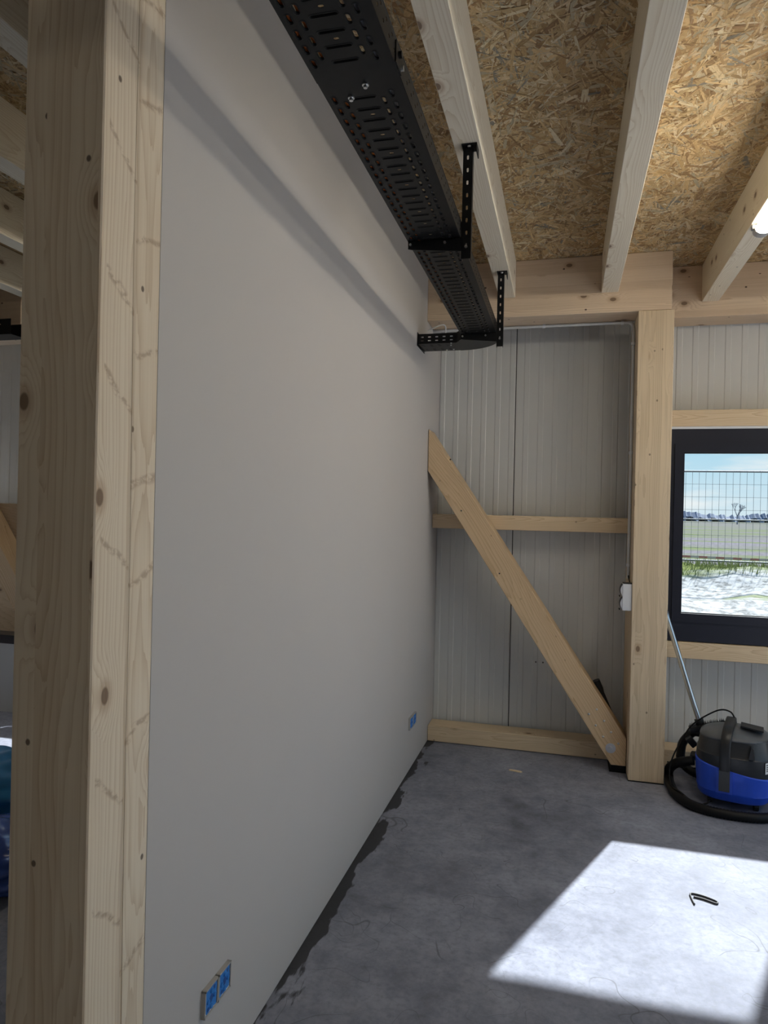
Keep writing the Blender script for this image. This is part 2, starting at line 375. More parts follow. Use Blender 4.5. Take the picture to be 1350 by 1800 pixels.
def stadium(cx, cy, L, W, ax, n=5):
    """slot outline; ax 0: long along u, 1: long along v"""
    h = L / 2 - W / 2; r = W / 2; pts = []
    for k in range(n + 1):
        a = -math.pi / 2 + math.pi * k / n; pts.append((h + r * math.cos(a), r * math.sin(a)))
    for k in range(n + 1):
        a = math.pi / 2 + math.pi * k / n; pts.append((-h + r * math.cos(a), r * math.sin(a)))
    return [(cx + (p[0] if ax == 0 else -p[1]), cy + (p[1] if ax == 0 else p[0])) for p in pts]
def plate(name, outer, holes, thick, M4):
    """flat sheet with real holes: filled 2D curve turned into a mesh"""
    cu = bpy.data.curves.new(name, 'CURVE'); cu.dimensions = '2D'; cu.fill_mode = 'BOTH'; cu.extrude = thick / 2
    for poly in [outer] + holes:
        s = cu.splines.new('POLY'); s.points.add(len(poly) - 1); s.use_cyclic_u = True
        for q, p in zip(s.points, poly): q.co = (p[0], p[1], 0, 1)
    ob = bpy.data.objects.new(name, cu); C.objects.link(ob)
    dg = bpy.context.evaluated_depsgraph_get()
    me = bpy.data.meshes.new_from_object(ob.evaluated_get(dg)); bpy.data.objects.remove(ob); bpy.data.curves.remove(cu)
    me.transform(M4); me.name = name; me.materials.clear()
    return me

# ------------------------------------------------------------------ the shell
ZC, ZJ = 3.217, 2.98          # underside of strand board, underside of joists
XL, XR, YN, YW = -6.0, 2.5, -3.0, 5.0
struct(MB().box(XL, XR, YN, 5.12, -.15, 0).build('floor', M['concrete']), 'grey polished concrete floor')
ceil = struct(MB().box(XL, XR, YN, 5.12, ZC, ZC + .03).build('ceiling', M['osb_base']), 'strand board ceiling between the joists')
struct(MB().box(XL - .1, XR + .1, YN - .1, 5.22, ZC + .03, ZC + .2).build('roof', M['roofing']))

def strands(x0, x1, y0, y1, dens, seed):
    rnd = random.Random(seed); V, F, cols, uvs = [], [], [], []
    n = int((x1 - x0) * (y1 - y0) * dens)
    pal = [(.62, .44, .22), (.70, .53, .30), (.54, .36, .16), (.43, .27, .11), (.76, .61, .38), (.58, .40, .19), (.34, .20, .085), (.50, .42, .27), (.66, .47, .23)]
    for k in range(n):
        cx, cy = rnd.uniform(x0, x1), rnd.uniform(y0, y1)
        L = min(.16, max(.025, rnd.lognormvariate(math.log(.082), .45))); W = min(.03, max(.004, rnd.lognormvariate(math.log(.0125), .55)))
        if rnd.random() < .3: W *= .45
        a = rnd.gauss(math.pi / 2, .75) if rnd.random() < .6 else rnd.uniform(0, math.pi)
        ca, sa = math.cos(a), math.sin(a); z = ZC - .0004 - .0016 * rnd.random(); tilt = rnd.uniform(-.0011, .0011)
        sk = rnd.uniform(-.6, .6) * W
        loc = [(-L / 2 + sk, -W / 2), (-L / 6, -W / 2 * rnd.uniform(.8, 1.1)), (L / 2, -W / 2 * rnd.uniform(.3, 1)), (L / 2 - sk, W / 2 * rnd.uniform(.4, 1)), (L / 8, W / 2 * rnd.uniform(.8, 1.1)), (-L / 2, W / 2 * rnd.uniform(.5, 1))]
        b = len(V); q = []
        for (u, v) in loc:
            x = min(x1, max(x0, cx + u * ca - v * sa)); y = min(y1, max(y0, cy + u * sa + v * ca))
            V.append((x, y, z + tilt * v / W * 2)); q.append((u * 10 + k * .37, v * 10 + k * .13))
        F.append((b + 5, b + 4, b + 3, b + 2, b + 1, b)); uvs += q[::-1]
        c = pal[rnd.randrange(len(pal))]; m = rnd.uniform(.95, 1.4)
        if rnd.random() < .02: c = (.26, .24, .19)
        cols += [(min(.9, c[0] * m), min(.8, c[1] * m * 1.05), min(.6, c[2] * m * 1.12), 1)] * 6
    me = bpy.data.meshes.new('strands'); me.from_pydata(V, [], F); me.update()
    ul = me.uv_layers.new(name='UVMap'); ul.data.foreach_set('uv', [x for p in uvs for x in p])
    ca_ = me.color_attributes.new('strand', 'FLOAT_COLOR', 'CORNER'); ca_.data.foreach_set('color', [x for p in cols for x in p])
    o = link('strands', me, M['strand'], ceil); o['kind'] = 'stuff'; o['label'] = 'pressed wood strands of the board'
strands(-.9, 2.4, .9, 4.80, 3600, 3)
strands(-2.95, -1.15, .9, 3.9, 3000, 4)

# outer walls that close the hall off
struct(MB().box(XL - .1, XL, YN, 5.12, 0, ZC).build('wall_west', M['panel']), 'panel wall at the far left side')
struct(MB().box(XL, XR, YN - .1, YN, 0, ZC).build('wall_south', M['panel']), 'panel wall behind the viewer')
DY0, DY1, DZ = .7, 4.7, 2.3      # unseen gateway added to the right-hand wall for fill light off the yard
struct(MB().box(XR, XR + .1, YN, DY0, 0, ZC).box(XR, XR + .1, DY1, 5.12, 0, ZC).box(XR, XR + .1, DY0, DY1, DZ, ZC).build('wall_east', M['panel']), 'panel wall at the right side with an added open gateway')
struct(MB().box(XR - .01, XR + .11, DY0, DY0 + .06, 0, DZ).box(XR - .01, XR + .11, DY1 - .06, DY1, 0, DZ).box(XR - .01, XR + .11, DY0, DY1, DZ - .06, DZ).build('fill_gate_1', M['frame']), 'dark frame of the added open gateway')
struct(MB().box(XR + .1, 40, -25, 5.2, -.25, -.03).build('bounce_yard', M['bounce_yard']), 'added pale concrete yard outside the gateway')  # unseen pale ground added to bounce light up to the ceiling

# far wall of ribbed sandwich panels
wall = sroot('wall_far', (0, YW, 0), 'grey ribbed sandwich panel wall with vertical seams')
def ribbed(xa, xb, za, zb):
    """one ribbed steel facing with its core: profile extruded in z"""
    prof = [(xa, YW + .004)]; x = math.floor(xa / .1) * .1
    while x < xb:
        for dx, d in ((.0, 0), (.005, -.0032), (.035, -.0032), (.040, 0)):
            if xa + .004 < x + dx < xb - .004: prof.append((x + dx, YW + d))
        x += .1
    prof += [(xb, YW + .004), (xb, YW + .1), (xa, YW + .1)]
    if prof[1][0] > xa + .006: prof.insert(1, (xa + .003, YW))
    return MB().prism([(p[0], p[1]) for p in prof], zb - za, Matrix.Translation((0, 0, za)))
OPEN = [(.625, 1.76, .80, 2.28), (-3.56, -2.12, .60, 2.9)]
k = -5.355
while k < XR:
    xa, xb = max(XL, k), min(XR, k + 1.0)
    pieces = [(xa + .0012, xb - .0012, 0, ZC)]
    for (ox0, ox1, oz0, oz1) in OPEN:
        nxt = []
        for (a, b, z0, z1) in pieces:
            if b <= ox0 or a >= ox1 or z1 <= oz0 or z0 >= oz1: nxt.append((a, b, z0, z1)); continue
            if a < ox0: nxt.append((a, ox0, z0, z1))
            if b > ox1: nxt.append((ox1, b, z0, z1))
            m0, m1 = max(a, ox0), min(b, ox1)
            if z0 < oz0: nxt.append((m0, m1, z0, oz0))
            if z1 > oz1: nxt.append((m0, m1, oz1, z1))
        pieces = nxt
    mb = MB()
    for q in pieces:
        if q[1] - q[0] > .01: r = ribbed(*q); mb.add(r.v, r.f)
    mb.build('wall_panel', M['panel'], wall)
    if k > XL and not any(o0 - .01 < k < o1 + .01 for o0, o1, _, _ in OPEN):
        MB().box(k - .0028, k + .0028, YW + .0015, YW + .03, 0, ZC).build('panel_joint', M['seam'], wall)
    k += 1.0

# drywall partition
struct(MB().box(-1.09, -.90, 1.392, 4.998, .004, ZC - .003).build('wall_left', M['drywall']), 'smooth pale grey plasterboard partition')

# ------------------------------------------------------------------ windows
def window(name, x0, x1, z0, z1, panes, label, fy=4.80):
    w = sroot(name, ((x0 + x1) / 2, fy, z0), label)
    ymid = fy + .085
    m = MB().box(x0, x1, fy + .012, ymid, z0, panes[0][2] - .055).box(x0, x1, fy + .012, ymid, panes[0][3] + .055, z1)
    xs = [x0] + [v for p in panes for v in (p[0] - .055, p[1] + .055)] + [x1]
    for a, b in zip(xs[::2], xs[1::2]): m.box(a, b, fy + .012, ymid, panes[0][2] - .055, panes[0][3] + .055)
    fr = m.build('window_frame', M['frame'], w)
    for (a, b, c, d) in panes:
        s = MB()
        e = .055
        for q in ((a - e, a, c - e, d + e), (b, b + e, c - e, d + e), (a, b, c - e, c), (a, b, d, d + e)):
            s.box(q[0], q[1], fy, ymid - .004, q[2], q[3])
        sa = s.build('sash', M['frame'], w)
        gk = MB(); e2 = .006
        for q in ((a, a + e2, c, d), (b - e2, b, c, d), (a, b, c, c + e2), (a, b, d - e2, d)): gk.box(q[0], q[1], fy + .022, fy + .036, q[2], q[3])
        gk.build('glazing_bead', M['black_plastic'], sa)
        MB().box(a, b, fy + .036, fy + .040, c, d).build('pane', M['glass'], sa)
    return w
w1 = window('window_1', .636, 1.70, .815, 2.178, [(.735, 1.60, .993, 2.027)], 'dark framed window looking out on the field')
window('window_2', -3.54, -2.14, .61, 2.88, [(-3.43, -2.90, .72, 2.75), (-2.68, -2.25, .72, 2.75)], 'dark framed window of the left room')
# outer reveals
def reveal(x0, x1, z0, z1, name):
    m = MB()
    for q in ((x0 - .02, x0, z0, z1), (x1, x1 + .02, z0, z1)): m.box(q[0], q[1], 4.90, 5.115, q[2], q[3])
    m.box(x0, x1, 4.90, 5.14, z0 - .02, z0); m.box(x0, x1, 4.90, 5.115, z1, z1 + .02)
    struct(m.build(name, M['frame']))
for i, o in enumerate(OPEN): reveal(o[0] + .02, o[1] - .02, o[2] + .02, o[3] - .02, 'trim_%d' % (i + 1))
# white strip under the window head
struct(MB().box(.613, 2.0, 4.802, 4.86, 2.178, 2.1925).build('trim_4', M['white_plastic']))

# ------------------------------------------------------------------ timber frame
def timber(name, x0, x1, y0, y1, z0, z1, mat, label, cat, group=None, bevel=.003):
    o = MB().box(x0, x1, y0, y1, z0, z1).build(name, M[mat], None, False, bevel, ((x0 + x1) / 2, (y0 + y1) / 2, z0), segs=1)
    return tag(o, label, cat, group)
# near post: two halves along a long drying split
np_ = thing('timber_post', 'thick squared timber post in the foreground at the end of the grey wall', 'post', (-.993, 1.287, 0))
def split_half(y0, y1, side):
    """half of the post; the face at the split is set back by a wandering crack on the right side"""
    rs = []; n = 46
    for k in range(n + 1):
        z = ZC * k / n; g = .0007 + .0026 * max(0, math.sin(z * 2.1 + 1.0)) * (.6 + .4 * math.sin(z * 7)) ; g = max(g, .0002)
        wob = .004 * math.sin(z * 1.7 + .4) + .002 * math.sin(z * 5.1) - .012 * (z / ZC - .3)
        if side == 0: r = [(-1.087, y0 + .003), (-1.084, y0), (-.903, y0), (-.900, y0 + .003), (-.900, y1 + wob - g), (-.94, y1 + wob), (-1.087, y1 + wob)]
        else: r = [(-1.087, y0 + wob), (-.94, y0 + wob), (-.900, y0 + wob + g), (-.900, y1), (-1.087, y1)]
        rs.append([Vector((p[0], p[1], z)) for p in r])
    return MB().rings(rs)
YS = 1.302
split_half(1.185, YS, 0).build('beam_half', M['post_near'], np_, origin=(-.993, 1.287, 0))
split_half(YS, 1.390, 1).build('beam_half', M['post_near'], np_, origin=(-.993, 1.287, 0))
timber('timber_post', .407, .611, 4.465, 4.93, .004, 2.857, 'post_far', 'glued laminated timber post between the diagonal brace and the window', 'post')
MB().box(.4075, .6105, 4.461, 4.934, 0, .0038).build('post_foot_plate', M['black_metal'], bpy.data.objects['timber_post.001'], origin=(.509, 4.6975, .004))
timber('timber_post', 2.0, 2.2, 4.5, 4.93, .0, 2.857, 'post_far', 'timber post right of the window, outside the picture', 'post')
timber('roof_beam', -.90, .597, 4.47, 4.69, 2.8575, ZC - .003, 'header', 'broad laminated roof beam over the diagonal brace, resting on the post', 'beam')
timber('roof_beam', .613, 2.48, 4.765, 4.985, 2.885, ZC - .003, 'header', 'set back laminated roof beam above the window', 'beam')
timber('roof_beam', -5.9, -3.62, 3.95, 4.107, 2.73, ZC - .003, 'header', 'dark roof beam seen left of the foreground post', 'beam')
JL = [(-3.548, 3.948, 'roof joist nearest the black tray left of the foreground post'), (-2.921, 4.98, 'second pale roof joist up from the black tray left of the foreground post'),
      (-2.300, 4.98, 'roof joist in the middle of the row left of the foreground post'), (-1.682, 4.98, 'topmost roof joist seen left of the foreground post'),
      (-.434, 4.468, 'roof joist beside the cable tray, carrying its hangers'), (.188, 4.468, 'roof joist in the middle of the ceiling, meeting the beam near the post'),
      (.811, 4.763, 'roof joist at the right with the tube lamp on it'), (1.433, 4.763, 'roof joist right of the tube lamp, outside the picture'), (2.055, 4.763, 'second roof joist right of the tube lamp, outside the picture')]
for x, ye, lab in JL:
    timber('roof_joist', x, x + .100, YN + .02, ye, ZJ, ZC - .0025, 'joist', lab, 'joist', 'roof joists', .002)
# far wall timbers
timber('wall_rail', -.898, .405, 4.797, 4.96, 1.496, 1.595, 'rail', 'horizontal timber rail behind the diagonal brace', 'rail')
timber('sole_plate', -.898, .405, 4.797, 4.965, .004, .111, 'rail', 'timber sole plate on the floor under the diagonal brace', 'beam')
timber('sole_plate', .613, 1.998, 4.797, 4.965, .004, .111, 'rail', 'timber sole plate on the floor behind the vacuum cleaner', 'beam')
timber('wall_rail', .613, 1.998, 4.797, 4.96, .705, .810, 'rail', 'timber rail under the window', 'rail')
timber('wall_rail', .613, 1.998, 4.797, 4.96, 2.1935, 2.299, 'rail', 'timber rail above the window', 'rail')
# diagonal brace: polygon in the xz plane, 0.19 deep
def brace(x_shift, label, plates=True):
    y0, y1 = 4.585, 4.785
    sl = 1.535
    poly = [(-.897, 1.885), (.315, .045), (.404, .045), (.404, .215), (-.897, 2.165)]
    if not plates: poly = [(-1.3, 2.52), (.315, .045), (.404, .045), (.404, .215), (-1.3, 2.78)]
    M4 = Matrix(((1, 0, 0, x_shift), (0, 0, 1, y0), (0, 1, 0, 0), (0, 0, 0, 1)))
    # build upright then store rotated so that the grain runs along local z
    th = math.atan2(1.24, 1.885); base = Vector((.36 + x_shift, 4.685, .045))
    Rm = Matrix.Rotation(-th, 4, 'Y')
    me = MB().prism(poly, y1 - y0, M4).mesh('brace'); me.transform(Matrix.Translation(-base)); me.transform(Rm.inverted())
    bm = bmesh.new(); bm.from_mesh(me); bmesh.ops.recalc_face_normals(bm, faces=bm.faces)
    bmesh.ops.bevel(bm, geom=list(bm.edges), offset=.003, segments=1, affect='EDGES'); bm.to_mesh(me); bm.free()
    root = thing('diagonal_brace', label, 'brace', base)
    o = link('brace_timber', me, M['brace'], root); o.location = (0, 0, 0); o.rotation_euler = (0, -th, 0)
    return root, base
br, bb = brace(0, 'thick diagonal timber brace leaning from the grey wall down to the post')
def bpart(m, n, mat, sm=True): return m.build(n, M[mat], br, sm, origin=tuple(bb))
for (x, z) in ((.222, .385), (.175, .351), (.268, .317), (.218, .284), (.311, .250), (.264, .217), (.356, .183)):
    m = MB().cyl((x, 4.5855, z), (x, 4.582, z), .0075, .0065, 10).cyl((x, 4.582, z), (x, 4.580, z), .0065, .003, 10)
    bpart(m, 'screw', 'zinc')
m = MB().cyl((.310, 4.586, .150), (.310, 4.580, .150), .031, .031, 24); bpart(m, 'washer', 'zinc')
m = MB().cyl((.310, 4.580, .150), (.310, 4.568, .150), .0135, .0135, 6); bpart(m, 'bolt_head', 'zinc', False)
m = MB().box(.312, .4045, 4.60, 4.77, .0, .044).box(.305, .4045, 4.59, 4.78, .0, .008); bpart(m, 'steel_shoe', 'black_metal', False)
for (x, z) in ((-.665, 1.62), (-.405, 1.215), (-.16, .655), (-.115, .655), (-.745, 1.96)):
    m = MB().cyl((x, 4.5853, z), (x, 4.5840, z), .0055, .0055, 8); bpart(m, 'hole_shade', 'ink')  # dark discs paint the shade inside drilled holes
b2, bb2 = brace(-4.06, 'diagonal timber brace in the room left of the foreground post', False)

# ------------------------------------------------------------------ cable tray
TX0, TX1, TZ = -.604, -.402, 2.637
tray = thing('cable_tray', 'black perforated cable tray hung under the ceiling along the grey wall', 'cable tray', (-.5, 2.6, TZ))
def tray_section(y0, y1, skip0, z, phase):
    holes = []; mb = MB()
    def hole(cx, cy, L, W, ax, rim=True):
        h = stadium(cx, cy, L, W, ax); holes.append(h)
        if rim:
            inn = stadium(cx, cy, L - .001, W - .001, ax); out = stadium(cx, cy, L + .006, W + .006, ax)
            mb.rings([[Vector((p[0], p[1], z - .0008)) for p in out], [Vector((p[0], p[1], z - .0024)) for p in h], [Vector((p[0], p[1], z + .004)) for p in inn]], cap=False)
    k0 = math.ceil((y0 + skip0 - phase) / .05); k1 = int((y1 - .04 - phase) / .05)
    for k in range(k0, k1 + 1):
        y = phase + .05 * k
        hole(-.510, y, .062, .0085, 0)
        hole(-.5855, y - .003, .030, .0110, 1); hole(-.437, y - .003, .030, .0110, 1)
        if k < k1: hole(-.5605, y + .022, .030, .0110, 1); hole(-.462, y + .022, .030, .0110, 1)
        if k % 2 and k < k1: hole(-.507, y + .026, .013, .008, 0, False)
    me = plate('tray_floor', [(TX0, y0), (TX1, y0), (TX1, y1), (TX0, y1)], holes, .0014, Matrix.Translation((0, 0, z)))
    link('tray_floor', me, M['black_metal'], tray)
    o = mb.build('slot_rims', M['black_metal'], tray, 'all'); o['kind'] = 'stuff'
    for xs in (TX0, TX1):
        hs = []; y = y0 + .04
        while y < y1 - .03:
            hs.append(stadium(y, .024, .011, .0075, 0)); hs.append(stadium(y + .025, .044, .011, .0075, 0)); y += .05
        me = plate('tray_side', [(y0, 0), (y1, 0), (y1, .06), (y0, .06)], hs, .0014, Matrix(((0, 0, 1, xs), (1, 0, 0, 0), (0, 1, 0, z), (0, 0, 0, 1))))
        link('tray_side', me, M['black_metal'], tray)
        MB().cyl((xs, y0, z + .06), (xs, y1, z + .06), .0025, .0025, 6).build('rolled_lip', M['black_metal'], tray, True)
tray_section(.45, 1.582, .03, TZ - .0022, 1.363 - 1.3)
tray_section(1.578, 4.02, .06, TZ, 1.363 - 1.3)
for (x, y) in ((-.4905, 1.612), (-.540, 1.655)):
    MB().cyl((x, y, TZ - .001), (x, y, TZ - .004), .0085, .0085, 14).cyl((x, y, TZ - .004), (x, y, TZ - .010), .0055, .005, 10).build('bolt', M['zinc'], tray, True)
MB().box(TX1 + .0008, TX1 + .004, 1.545, 1.60, TZ + .0, TZ + .05).cyl((TX1 + .004, 1.57, TZ + .03), (TX1 + .012, 1.57, TZ + .03), .008, .008, 10).build('joint_plate', M['black_metal'], tray)
MB().cyl((TX1 + .004, 1.593, TZ + .012), (TX1 + .011, 1.593, TZ + .012), .0065, .0065, 10).build('bolt', M['zinc'], tray, True)
# 90 degree bend to the left and the stub that enters the wall
LY0, LY1 = 4.175, 4.375
out = [(TX0, 4.012), (TX1, 4.012), (TX1, 4.12)]
for i in range(1, 13):
    a = math.radians(90 * i / 12); out.append((TX1 - .255 + .255 * math.cos(a), 4.12 + .255 * math.sin(a)))
out += [(-.66, LY1), (-.66, LY0), (-.645, LY0 - .03), (-.615, LY0 - .07), (TX0, 4.10)]
me = plate('bend_floor', out, [], .0014, Matrix.Translation((0, 0, TZ - .0015))); link('bend_floor', me, M['black_metal'], tray)
mb = MB(); arc = [(TX1, 4.012), (TX1, 4.12)] + out[3:15] + [(-.66, LY1)]
for zz in (0,):
    mb.rings([[Vector((p[0], p[1], TZ)) for p in arc], [Vector((p[0], p[1], TZ + .06)) for p in arc]], cap=False, close=False)
    inn = [(TX0, 4.012), (TX0, 4.10), (-.615, LY0 - .07), (-.645, LY0 - .03), (-.66, LY0)]
    mb.rings([[Vector((p[0], p[1], TZ)) for p in inn], [Vector((p[0], p[1], TZ + .06)) for p in inn]], cap=False, close=False)
o = mb.build('bend_side', M['black_metal'], tray, True)
hs = []; x = -.87
while x < -.68:
    for yy_ in (LY0 + .03, LY0 + .06, LY0 + .14, LY0 + .17): hs.append(stadium(x, yy_, .02, .008, 0))
    x += .05
me = plate('stub_floor', [(-.8985, LY0), (-.655, LY0), (-.655, LY1), (-.8985, LY1)], hs, .0014, Matrix.Translation((0, 0, TZ))); link('stub_floor', me, M['black_metal'], tray)
for ys in (LY0, LY1):
    hs = [stadium(-.87 + .045 * i, .040, .018, .007, 0) for i in range(5)] + [stadium(-.87 + .045 * i, .018, .018, .006, 0) for i in range(5)]
    me = plate('stub_side', [(-.8985, 0), (-.655, 0), (-.655, .06), (-.8985, .06)], hs, .0014, Matrix(((1, 0, 0, 0), (0, 0, 1, ys), (0, 1, 0, TZ), (0, 0, 0, 1)))); link('stub_side', me, M['black_metal'], tray)
MB().box(-.8995, -.8965, LY0 - .012, LY1 + .012, TZ - .012, TZ + .07).build('wall_flange', M['black_metal'], tray)
for (x, y) in ((-.70, LY0 + .05), (-.70, LY1 - .04), (-.745, LY1 - .03), (-.69, LY0 - .002)):
    MB().cyl((x, y, TZ - .0008), (x, y, TZ - .006), .0055, .005, 10).build('bolt', M['zinc'], tray, True)
# hangers under the first joist
def hanger(y, label):
    h = thing('tray_hanger', label, 'bracket', (-.38, y, 2.98), 'cable tray hangers')
    def P(m, n, mat='black_metal', sm=False): return m.build(n, M[mat], h, sm, origin=(-.38, y, 2.98))
    hx0, hx1 = -.398, -.362
    hs = [stadium(.018, .05 + .047 * i, .017, .0075, 1) for i in range(8)]
    me = plate('upright', [(0, .0), (.036, .0), (.036, .424), (0, .424)], hs, .0025, Matrix(((1, 0, 0, hx0), (0, 0, 1, y - .0125), (0, 1, 0, 2.5555), (0, 0, 0, 1))))
    o = link('upright', me, M['black_metal'], h)
    m = MB().box(hx0, hx0 + .0025, y - .0125, y + .016, 2.5555, 2.9795).box(hx1 - .0025, hx1, y - .0125, y + .016, 2.5555, 2.9795)
    P(m, 'upright_flange')
    P(MB().box(-.403, -.345, y - .03, y + .028, 2.9745, 2.9795).prism([(-.03, 0), (.03, 0), (.028, -.028), (-.028, -.028)], .003, Matrix(((0, 0, 1, -.348), (1, 0, 0, y), (0, 1, 0, 2.9745), (0, 0, 0, 1)))), 'foot_plate')
    P(MB().cyl((-.375, y - .018, 2.9745), (-.375, y - .018, 2.969), .0075, .006, 10), 'screw', 'zinc', True)
    # arm: vertical web in front and flange on top that carries the tray, web tapers to the tip
    M4 = Matrix(((1, 0, 0, 0), (0, 0, 1, y - .016), (0, 1, 0, 0), (0, 0, 0, 1)))
    P(MB().prism([(-.602, 2.634), (-.602, 2.606), (-.585, 2.602), (-.398, 2.584), (-.398, 2.634)], .003, M4).box(-.602, -.398, y - .016, y + .02, 2.6325, 2.6348), 'arm')
    for x in (-.592, -.46): P(MB().cyl((x, y - .016, 2.621), (x, y - .022, 2.621), .0055, .005, 8), 'bolt', 'zinc', True)
    P(MB().cyl((-.38, y - .014, 2.60), (-.38, y - .020, 2.60), .006, .005, 8), 'bolt', 'zinc', True)
hanger(1.215, 'tray hanger bracket at the upper edge of the picture')
hanger(2.600, 'long black tray hanger bracket on the joist, the nearer of the two')
hanger(3.990, 'black tray hanger bracket at the far end beside the tray bend')
# cables in the tray
def cable(pts, r, mat, lab, grp, nm='cable'):
    tag(MB().tube(smooth_path(pts, 6), r, 8).build(nm, M[mat], None, 'all'), lab, 'cable', grp)
rc = random.Random(5)
for i, x in enumerate((-.592, -.578, -.563)):
    pts = [(x + rc.uniform(-.0005, .0005), .47 + .35 * k, TZ + .0125) for k in range(10)]
    cable(pts, .0062, 'orange', 'orange cable lying along the wall side inside the cable tray', 'orange cables in the tray')
for i, x in enumerate((-.463, -.44)):
    pts = [(x + rc.uniform(-.005, .005), .47 + .35 * k, TZ + .0125 + (.005 if (k + i) % 2 else 0)) for k in range(10)]
    cable(pts, .005, 'pale_cable', 'pale cable winding along the joist side inside the cable tray', 'pale cables in the tray')
cable([(-.905, 4.50, 2.80), (-.82, 4.50, 2.835), (-.80, 4.58, 2.85), (-.80, 4.60, 2.80), (-.80, 4.605, 2.70), (-.80, 4.30, 2.655)], .004, 'conduit', 'thin grey cable looping into the tray stub under the roof beam', None)
# tray in the left room
lt = thing('cable_tray', 'black cable tray in front of the dark roof beam left of the foreground post', 'cable tray', (-4.7, 3.87, 2.72))
hs = [stadium(-5.85 + .05 * i, z, .022, .007, 0) for i in range(45) for z in (.03, .065)]
me = plate('tray_side', [(-5.9, 0), (-3.56, 0), (-3.56, .10), (-5.9, .10)], hs, .002, Matrix(((1, 0, 0, 0), (0, 0, 1, 3.80), (0, 1, 0, 2.72), (0, 0, 0, 1)))); link('tray_side', me, M['black_metal'], lt)
MB().box(-5.9, -3.56, 3.80, 3.945, 2.718, 2.721).build('tray_floor', M['black_metal'], lt)
MB().box(-5.9, -3.56, 3.940, 3.943, 2.72, 2.82).build('tray_side', M['black_metal'], lt)

# ------------------------------------------------------------------ tube lamps under the joists, with unseen fill lamps added
def lamp(y0, y1, x, label):
    h = thing('tube_lamp', label, 'lamp', (x, (y0 + y1) / 2, ZJ), 'tube lamps')
    org = (x, (y0 + y1) / 2, ZJ)
    def sect(y, w, hh, n=12):
        return [Vector((x + w * math.cos(a), y, ZJ - .028 + (hh * math.sin(a)))) for a in [2 * math.pi * i / n for i in range(n)]]
    MB().rings([sect(y0 + .06, .036, .026), sect(y1 - .06, .036, .026)]).build('diffuser', M['glow'], h, True, origin=org)
    for a, b in ((y0 + .0, y0 + .06), (y1, y1 - .06)):
        s = 1 if b > a else -1
        MB().rings([sect(a, .026, .018), sect(a + s * .012, .037, .027), sect(b + s * .004, .038, .0278)]).build('end_cap', M['lamp_body'], h, True, origin=org)
        MB().box(x - .043, x + .043, min(a, b) + .02, max(a, b) - .012, ZJ - .020, ZJ - .0005).build('clip', M['lamp_body'], h, origin=org)
lamp(2.30, 3.60, .861, 'lit white tube lamp under the right roof joist')
lamp(3.30, 4.60, -1.632, 'added fill tube lamp in the left room, hidden behind the foreground post')  # lamp added out of sight to brighten the left room
lamp(-2.5, -1.2, .861, 'added fill tube lamp on the right joist behind the viewer, outside the picture')  # lamp added out of sight to lift the near post's front
lamp(2.30, 3.60, 2.105, 'lit tube lamp on a joist further right, outside the picture')

# ------------------------------------------------------------------ conduit, switch, sockets
cd = thing('cable_conduit', 'thin pale conduit under the roof beam and down the post', 'conduit', (.395, 4.65, 1.2))
zc = 2.846; path = [(-.90, 4.68, zc), (-.3, 4.68, zc), (.34, 4.68, zc), (.372, 4.679, zc - .003), (.388, 4.675, zc - .014), (.3955, 4.668, zc - .04), (.3965, 4.650, zc - .10), (.3965, 4.640, zc - .3), (.3965, 4.638, 2.0), (.3965, 4.638, 1.215)]
MB().tube(smooth_path(path, 5), .0095, 10).build('pipe', M['conduit'], cd, 'all')
MB().tube(smooth_path([(.3965, 4.638, 1.24), (.398, 4.61, 1.215), (.400, 4.575, 1.2)], 5), .004, 8).build('wire', M['black_plastic'], cd, 'all')
for (x, y, z, ax) in ((-.16, 4.68, zc, 0), (.33, 4.68, zc, 0), (.3965, 4.638, 2.01, 2), (.3965, 4.638, 1.30, 2), (.3965, 4.64, 2.70, 2)):
    m = MB()
    if ax == 0: m.cyl((x - .009, y, z), (x + .009, y, z), .0135, .0135, 12).box(x - .009, x + .009, y - .008, y + .008, z, 2.857)
    else: m.cyl((x, y, z - .009), (x, y, z + .009), .0135, .0135, 12).box(x - .012, .4068, y - .009, y + .009, z - .009, z + .009)
    m.build('clip', M['white_plastic'], cd, True)
sw = thing('double_switch', 'white double rocker switch on the side of the far post', 'switch', (.4068, 4.515, 1.03))
z0, z1 = 1.03, 1.195
MB().box(.352, .4072, 4.478, 4.552, z0, z1).build('housing', M['white_plastic'], sw, True, .006)
for (a, b) in ((z0 + .004, (z0 + z1) / 2 - .002), ((z0 + z1) / 2 + .002, z1 - .004)):
    pr = []; n = 8
    for i in range(n + 1):
        u = i / n; pr.append((.352 - .012 * math.sin(math.pi * u), a + (b - a) * u))
    pr = [(.3535, a)] + pr[1:-1] + [(.3535, b)]
    o = MB().prism([(p[0], p[1]) for p in pr][::-1], .062, Matrix(((1, 0, 0, 0), (0, 0, 1, 4.484), (0, 1, 0, 0), (0, 0, 0, 1)))).build('rocker', M['white_plastic'], sw, True)
    pr2 = [(p[0] - .0025, p[1]) for p in pr] + [(p[0] + .0005, p[1]) for p in pr[::-1]]
    MB().prism(pr2, .068, Matrix(((1, 0, 0, 0), (0, 0, 1, 4.481), (0, 1, 0, 0), (0, 0, 0, 1)))).build('rocker_edge', M['black_plastic'], o, True)
    MB().box(.334, .3425, 4.50, 4.53, a - .002, a + .006).build('name_strip', M['black_plastic'], o)
MB().box(.356, .4066, 4.477, 4.553, z1 - .001, z1 + .004).build('gasket', M['black_plastic'], sw)
